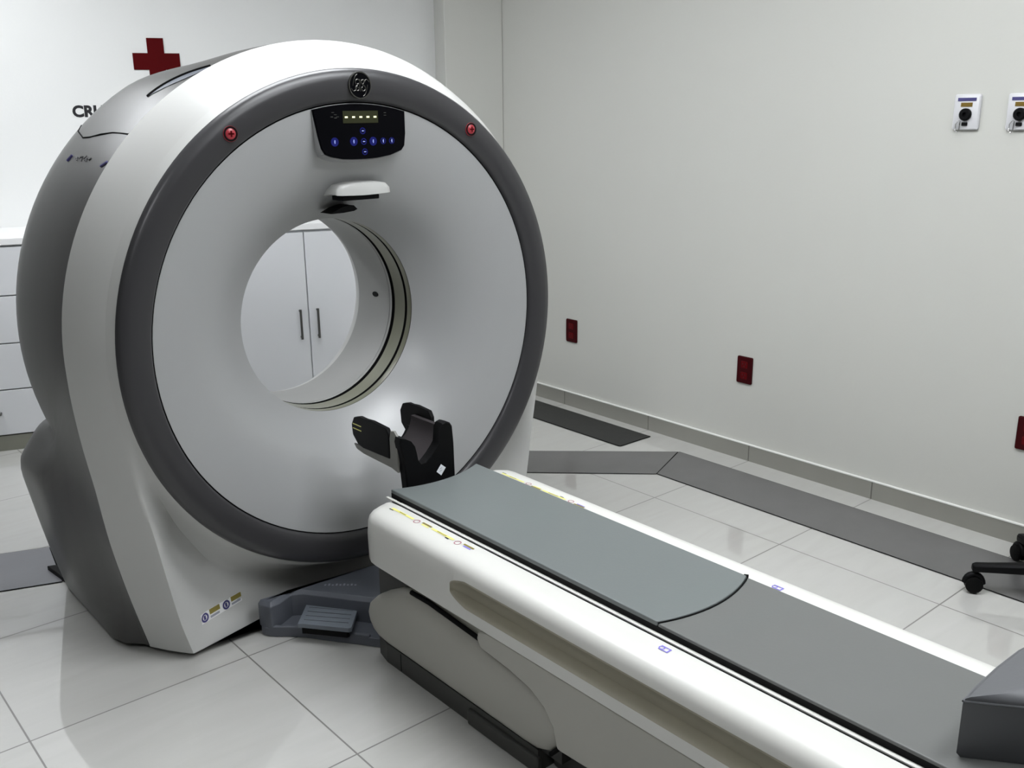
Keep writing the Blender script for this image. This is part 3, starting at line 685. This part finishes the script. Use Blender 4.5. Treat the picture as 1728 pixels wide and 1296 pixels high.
b.box(CX-0.2125, CX-0.2122, 2.047, 2.050, 0.004, 0.058, 'gap')
b.build('base_skirt', T, smooth=0, bevel=0.004)
for s in (-1, 1):
    MB().box(*sorted((CX+s*0.205, CX+s*0.222)), 1.462, 1.735, 0.0, 0.046, 'skirt').build('foot_bar', T, smooth=0, bevel=0.006)
MB().box(CX-0.17, CX+0.17, 0.75, 1.465, 0.0, 0.095, 'skirt').build('rear_base', T, smooth=0, bevel=0.01)
MB().box(CX-0.13, CX+0.13, 0.85, 1.40, 0.095, 0.24, 'black').build('lift_mast', T, smooth=0)
# labels along both edges of the table head end
def edge_label(s):
    b = MB(); z = 0.4906
    def FR(u, v, e=0): return (CX+s*(0.209-v-0.004), 2.078-u, z+e-(0.0006 if v < 0.004 else 0))
    if s > 0:
        def FR(u, v, e=0): return (CX+(0.203-v*0.8), 2.078-u, z+e)
    decal(b, FR, 0.0, 0.100, 0.004, 0.012, 0.0002, 'yellow'); decal(b, FR, 0.035, 0.065, 0.0065, 0.0095, 0.0004, 'olive'); decal(b, FR, -0.004, 0.014, 0.0, 0.003, 0.0003, 'ink')
    decal_ring(b, FR, 0.118, 0.006, 0.010, 0.0004, 'redink', 0.75); decal(b, FR, 0.135, 0.175, 0.010, 0.016, 0.0004, 'olive'); decal(b, FR, 0.140, 0.172, 0.003, 0.008, 0.0003, 'yellow')
    decal(b, FR, 0.180, 0.275, 0.005, 0.013, 0.0002, 'yellow'); decal(b, FR, 0.205, 0.245, 0.0075, 0.0105, 0.0004, 'olive'); decal(b, FR, 0.248, 0.262, 0.0, 0.004, 0.0003, 'ink')
    decal_ring(b, FR, 0.295, 0.006, 0.010, 0.0004, 'redink', 0.75); decal(b, FR, 0.312, 0.352, 0.010, 0.016, 0.0004, 'olive'); decal(b, FR, 0.318, 0.348, 0.003, 0.008, 0.0003, 'lavender')
    b.build('warning_label', T, smooth=0)
edge_label(-1); edge_label(1)
for s in (-1, 1):
    b = MB()
    def FR(u, v, e=0, s=s): return (CX+s*0.194+v, 1.110+u, 0.4906+e)
    for (u0_, u1_, v0_, v1_) in ((-0.014, -0.010, -0.008, 0.008), (-0.010, 0.012, 0.005, 0.008), (-0.010, 0.010, -0.008, -0.005)): decal(b, FR, u0_, u1_, v0_, v1_, 0.0004, 'lavender')
    decal_ring(b, FR, 0.006, 0.0, 0.007, 0.0005, 'lavender', 0.6)
    b.build('position_mark', T, smooth=0)

# scanner foot label is applied to the scanner
b, LF = b_label
foot_label(b, LF); b.build('warning_label', G, smooth=0)

# ================================================================== PEDAL PLATFORM
Pp = thing('pedal_platform', 'slate grey floor platform with foot pedal between scanner and table lift', 'foot pedal unit', (1.25, 2.4, 0))
edge = [(1.127, 2.506), (1.134, 2.480), (1.150, 2.462), (1.180, 2.436), (1.215, 2.398), (1.250, 2.345), (1.285, 2.296), (1.322, 2.245), (1.335, 2.225)]
b = MB()
outl = edge+[(1.36, 2.19), (1.72, 2.19), (1.88, 2.40), (1.93, 2.47), (1.90, 2.48), (1.54, 2.49), (1.30, 2.50), (1.13, 2.512)]
inn = lambda k, p: p
deck_i = [(1.160, 2.500), (1.168, 2.486), (1.182, 2.472), (1.196, 2.455), (1.228, 2.415), (1.262, 2.362), (1.296, 2.314), (1.330, 2.266), (1.345, 2.248)]
# low floor of the tray
b.prism(outl, lambda x, y: (x, y, 0.001), lambda x, y: (x, y, 0.030), 'slate')
# raised deck behind the tray, with sloping rim
deck = [(1.135, 2.517), (1.137, 2.500), (1.150, 2.478), (1.167, 2.486), (1.225, 2.510), (1.262, 2.490), (1.330, 2.395), (1.395, 2.300), (1.72, 2.24), (1.86, 2.42), (1.90, 2.47), (1.54, 2.48), (1.30, 2.50)]
low = [(1.127, 2.519), (1.128, 2.500), (1.143, 2.468), (1.176, 2.470), (1.228, 2.496), (1.258, 2.476), (1.325, 2.382), (1.392, 2.285), (1.73, 2.22), (1.875, 2.41), (1.91, 2.472), (1.54, 2.482), (1.30, 2.502)]
b.loft([[(x, y, 0.029) for x, y in low], [(x, y, 0.100) for x, y in low], [(x, y, 0.112) for x, y in deck]], 'slate', cap1=True)
# thin front rim
rim = [(Vector(p)) for p in edge]
b.tube([(p.x+0.006, p.y+0.004, 0.030) for p in rim[1:]], 0.0075, 'slate', 8)
b.build('platform', Pp, smooth=30, bevel=0.004)
b = MB(); ped = [(1.176, 2.386), (1.187, 2.376), (1.286, 2.247), (1.297, 2.245), (1.385, 2.345), (1.386, 2.357), (1.282, 2.490), (1.270, 2.492)]
ped = [(1.18+(x-1.18)*0.90+0.010, 2.40+(y-2.40)*0.90-0.004) for x, y in ped]
b.prism(ped, lambda x, y: (x, y, 0.052), lambda x, y: (x, y, 0.066), 'pedal')
c0 = Vector((sum(p[0] for p in ped)/8, sum(p[1] for p in ped)/8))
for k in range(1, 5):
    a = Vector(ped[0]).lerp(Vector(ped[7]), k/5); c = Vector(ped[3]).lerp(Vector(ped[4]), k/5)
    b.tube([(lerp(a.x, c.x, .08), lerp(a.y, c.y, .08), 0.0662), (lerp(a.x, c.x, .92), lerp(a.y, c.y, .92), 0.0662)], 0.0014, 'slate', 5)
b.build('pedal', Pp, smooth=30, bevel=0.003)
b = MB(); b.prism([(c0.x+(x-c0.x)*.88, c0.y+(y-c0.y)*.88) for x, y in ped], lambda x, y: (x, y, 0.029), lambda x, y: (x, y, 0.053), 'black'); b.build('pedal_base', Pp, smooth=0)
b = MB()
for k in range(9):
    u = Vector((1.325, 2.462)).lerp(Vector((1.405, 2.392)), k/9); d = Vector((0.75, -0.66)); nn = Vector((0.66, 0.75))
    hgt = (0.010, 0.014, 0.008, 0.013, 0.010, 0.014, 0.009, 0.012, 0.008)[k]
    q = [u, u+d*0.006, u+d*0.006+nn*hgt, u+nn*hgt]; b.add([(v.x, v.y, 0.1126) for v in q], [(0, 1, 2, 3)], 'greyink')
b.build('raised_print', Pp, smooth=0)

# ================================================================== HEAD HOLDER
Hh = thing('head_holder', 'black U-shaped head holder with grey liner clipped to the table end', 'head holder', (1.53, 2.15, 0.50))
hx = 1.530
b = MB()  # end plate with two horns
pl = [(-0.088, 0.488), (0.084, 0.488), (0.082, 0.60), (0.078, 0.652), (0.070, 0.664), (0.056, 0.670), (0.042, 0.667), (0.034, 0.655), (0.029, 0.612), (0.020, 0.600), (0.0, 0.580), (-0.022, 0.562), (-0.040, 0.562), (-0.050, 0.575), (-0.054, 0.600), (-0.060, 0.622), (-0.072, 0.640), (-0.092, 0.652), (-0.104, 0.655), (-0.108, 0.640), (-0.100, 0.600), (-0.092, 0.54)]
def pfr(x, z, y): return (hx+x, y+0.010*(1-(x/0.09)**2)*0-0.0, z)
b.loft([[pfr(x*.96, z, 2.178) for x, z in pl], [pfr(x, z, 2.174) for x, z in pl], [pfr(x, z, 2.150) for x, z in pl], [pfr(x*.96, 0.575+(z-0.575)*.97, 2.146) for x, z in pl]], 'black', cap0=True, cap1=True)
b.build('end_plate', Hh, smooth=40)
def trough(name, y0, y1, pts_out, pts_in, m):
    b = MB(); po = pts_out+list(reversed(pts_in))
    b.prism(po, lambda x, z: (hx+x, y0, z), lambda x, z: (hx+x, y1, z), m); return b.build(name, Hh, smooth=40, bevel=0.002)
def uarc(r, n=16, a0=200, a1=340, zc=0.615): return [(r*math.cos(math.radians(a0+(a1-a0)*k/n)), zc+r*math.sin(math.radians(a0+(a1-a0)*k/n))) for k in range(n+1)]
trough('trough', 2.176, 2.40, uarc(0.104, zc=0.625), uarc(0.094, zc=0.625), 'black')
trough('liner', 2.178, 2.36, uarc(0.0935, a0=180, a1=360, zc=0.636), uarc(0.078, a0=180, a1=360, zc=0.636), 'liner')
def wing(s, y0, y1, z0, z1, label=None):
    pts = [(y0, z0+0.004), (y0, z1-0.022), (y0+0.012, z1-0.004), (lerp(y0, y1, .45), z1), (lerp(y0, y1, .62), z1-0.003), (y1-0.045, z1-0.002), (y1-0.015, z1-0.010), (y1, z1-0.035), (y1-0.004, z0+0.03), (y1-0.03, z0+0.006), (y1-0.06, z0)]
    b = MB(); b.prism(pts, lambda y, z: (hx+s*0.092, y, z), lambda y, z: (hx+s*0.107, y, z), 'black'); return b.build('side_wing', Hh, smooth=30, bevel=0.003)
wn = wing(-1, 2.205, 2.405, 0.575, 0.672)
wf = wing(1, 2.275, 2.44, 0.56, 0.666)
b = MB()
for k in range(2): b.box(hx-0.1075, hx-0.1071, 2.35, 2.40-0.004, 0.640-0.014*k, 0.643-0.014*k, 'yellow')
sub(b.build('print_lines', None, smooth=0), wn)
b = MB()  # grey bracket under the near wing
pts = [(2.168, 0.545), (2.168, 0.655), (2.182, 0.668), (2.200, 0.664), (2.206, 0.640), (2.206, 0.588), (2.26, 0.577), (2.402, 0.576), (2.388, 0.562), (2.35, 0.556), (2.20, 0.552)]
b.prism(pts, lambda y, z: (hx-0.104, y, z), lambda y, z: (hx-0.096, y, z), 'holdergrey'); b.build('grey_bracket', Hh, smooth=0, bevel=0.002)
b = MB()  # white sticker on the end plate, turned on its corner, and a small scratch mark
c = Vector((hx+0.031, 0.528))
for (w_, e, m) in ((0.0135, 0.0, 'stickerwhite'),):
    q = [(c.x+w_*1.25, c.y+.003), (c.x, c.y+w_*1.3), (c.x-w_*1.25, c.y-.002), (c.x, c.y-w_*1.3)]
    b.add([(x, 2.1454-e, z) for x, z in q], [(0, 1, 2, 3)], m)
b.add([(c.x-0.006, 2.1450, c.y+0.004), (c.x+0.003, 2.1450, c.y+0.007), (c.x+0.003, 2.1450, c.y+0.0055), (c.x-0.006, 2.1450, c.y+0.0025)], [(0, 1, 2, 3)], 'greyink')
b.add([(c.x-0.006, 2.1450, c.y-0.003), (c.x+0.003, 2.1450, c.y), (c.x+0.003, 2.1450, c.y-0.0015), (c.x-0.006, 2.1450, c.y-0.0045)], [(0, 1, 2, 3)], 'greyink')
b.build('sticker', Hh, smooth=0)

# ================================================================== CUSHION BLOCK
b = MB()
poly = [(1.422, 0.556), (1.56, 0.562), (1.688, 0.556), (1.694, 0.35), (1.694, 0.22), (1.56, 0.22), (1.54, 0.40), (1.480, 0.482)]
poly = [(1.422, 0.556), (1.47, 0.560), (1.56, 0.562), (1.64, 0.560), (1.694, 0.552), (1.696, 0.40), (1.694, 0.16), (1.66, 0.12), (1.62, 0.16), (1.60, 0.30), (1.575, 0.36), (1.52, 0.430), (1.475, 0.487)]
cxx = sum(p[0] for p in poly)/len(poly); cyy = sum(p[1] for p in poly)/len(poly)
def shr(k): return [(cxx+(x-cxx)*k, cyy+(y-cyy)*k) for x, y in poly]
Z0, Z1 = 0.511, 0.623
b.loft([[(x, y, Z0) for x, y in shr(.97)], [(x, y, Z0+.008) for x, y in poly], [(x, y, Z1-.012) for x, y in poly], [(x, y, Z1-.003) for x, y in shr(.985)], [(x, y, Z1) for x, y in shr(.95)], [(x, y, Z1+0.012) for x, y in shr(.6)]], 'cushion', cap0=True, cap1=True)
cu = MB(); cu.v, cu.f, cu.m, cu.mats = b.v, b.f, b.m, b.mats
Cu = thing('positioning_cushion', 'grey vinyl block cushion with piped edge on the rear of the table', 'cushion', (1.58, 0.4, 0.51))
cu.build('cushion_body', Cu, smooth=50)
b = MB(); ring_ = [(x, y, Z1-0.008) for x, y in [(cxx+(p[0]-cxx)*1.0, cyy+(p[1]-cyy)*1.0) for p in poly]]; ring_.append(ring_[0]); b.tube(ring_, 0.0022, 'cushion', 6, False)
b.build('piping', Cu)

# ================================================================== OFFICE CHAIR
hubx, huby = 3.168, 0.952
CHAIR_Z = 0.0032
Ch = thing('office_chair', 'black five-star swivel chair base on castors at the right edge near the wall', 'chair', (hubx, huby, 0))
for k in range(5):
    a = math.radians(125.5+72*k); c_, s_ = math.cos(a), math.sin(a); RL = 0.292
    b = MB(); loops = []
    for t, w_, h0, h1 in ((0.03, .026, .085, .130), (0.09, .022, .085, .122), (0.18, .018, .080, .110), (0.255, .0155, .076, .103), (0.292, .015, .074, .100), (0.302, .010, .076, .096)):
        loops.append([(hubx+c_*t-s_*w_*u, huby+s_*t+c_*w_*u, z) for u, z in ((-1, h0), (1, h0), (1.0, h1-.008), (.6, h1), (-.6, h1), (-1.0, h1-.008))])
    b.loft(loops, 'black', cap0=True, cap1=True); b.build('leg', Ch, smooth=35, bevel=.002)
    cx_, cy_ = hubx+c_*(RL), huby+s_*(RL)
    b = MB(); ax = Vector((-s_, c_))
    for s in (-1, 1):
        o = Vector((cx_, cy_))+ax*s*0.012
        def wl(r, e): return [(o.x+ax.x*e+c_*r*math.cos(2*PI*q/20), o.y+ax.y*e+s_*r*math.cos(2*PI*q/20), 0.0275+r*math.sin(2*PI*q/20)) for q in range(20)]
        b.loft([wl(.020, -.010*s*0-.009), wl(.0268, -.006), wl(.0275, 0), wl(.0268, .006), wl(.020, .009)], 'rubber', cap0=True, cap1=True)
    b.tube([(cx_, cy_, 0.028), (cx_, cy_, 0.080)], 0.006, 'black', 8)
    hd = [(cx_+c_*0.026*math.cos(math.radians(t)), cy_+s_*0.026*math.cos(math.radians(t)), 0.030+0.030*math.sin(math.radians(t))) for t in range(0, 181, 20)]
    b.tube(hd, 0.011, 'black', 8); b.build('castor', Ch, smooth=50)
b = MB(); b.tube([(hubx, huby, 0.07), (hubx, huby, 0.14)], 0.032, 'black', 20); b.tube([(hubx, huby, 0.135), (hubx, huby, 0.27)], 0.024, 'black', 16); b.tube([(hubx, huby, 0.26), (hubx, huby, 0.41)], 0.014, 'chrome', 16); b.build('gas_column', Ch)
b = MB(); sp_ = rrect(hubx-.16, hubx+.22, huby-.30, huby+.09, 0.07, 6); scx, scy = hubx+.03, huby-.105
def sq(k, z): return [(scx+(x-scx)*k, scy+(y-scy)*k, z) for x, y in sp_]
b.loft([sq(.9, .41), sq(1, .425), sq(1, .455), sq(.93, .475), sq(.6, .482)], 'fabric', cap0=True, cap1=True); b.build('seat', Ch, smooth=60)
b = MB(); bp_ = rrect(hubx-.14, hubx+.20, 0.56, 0.92, 0.06, 6)
b.loft([[(x, huby-.345, z) for x, z in bp_], [(x, huby-.33, z) for x, z in bp_], [(scx+(x-scx)*.95, huby-.30, .74+(z-.74)*.95) for x, z in bp_]], 'fabric', cap0=True, cap1=True); b.build('backrest', Ch, smooth=50)
b = MB(); b.tube([(scx, scy, .40), (scx, huby-.30, .41), (scx, huby-.355, .47), (scx, huby-.355, .74)], .014, 'black', 10); b.build('back_bracket', Ch)

Ch.location.z += CHAIR_Z
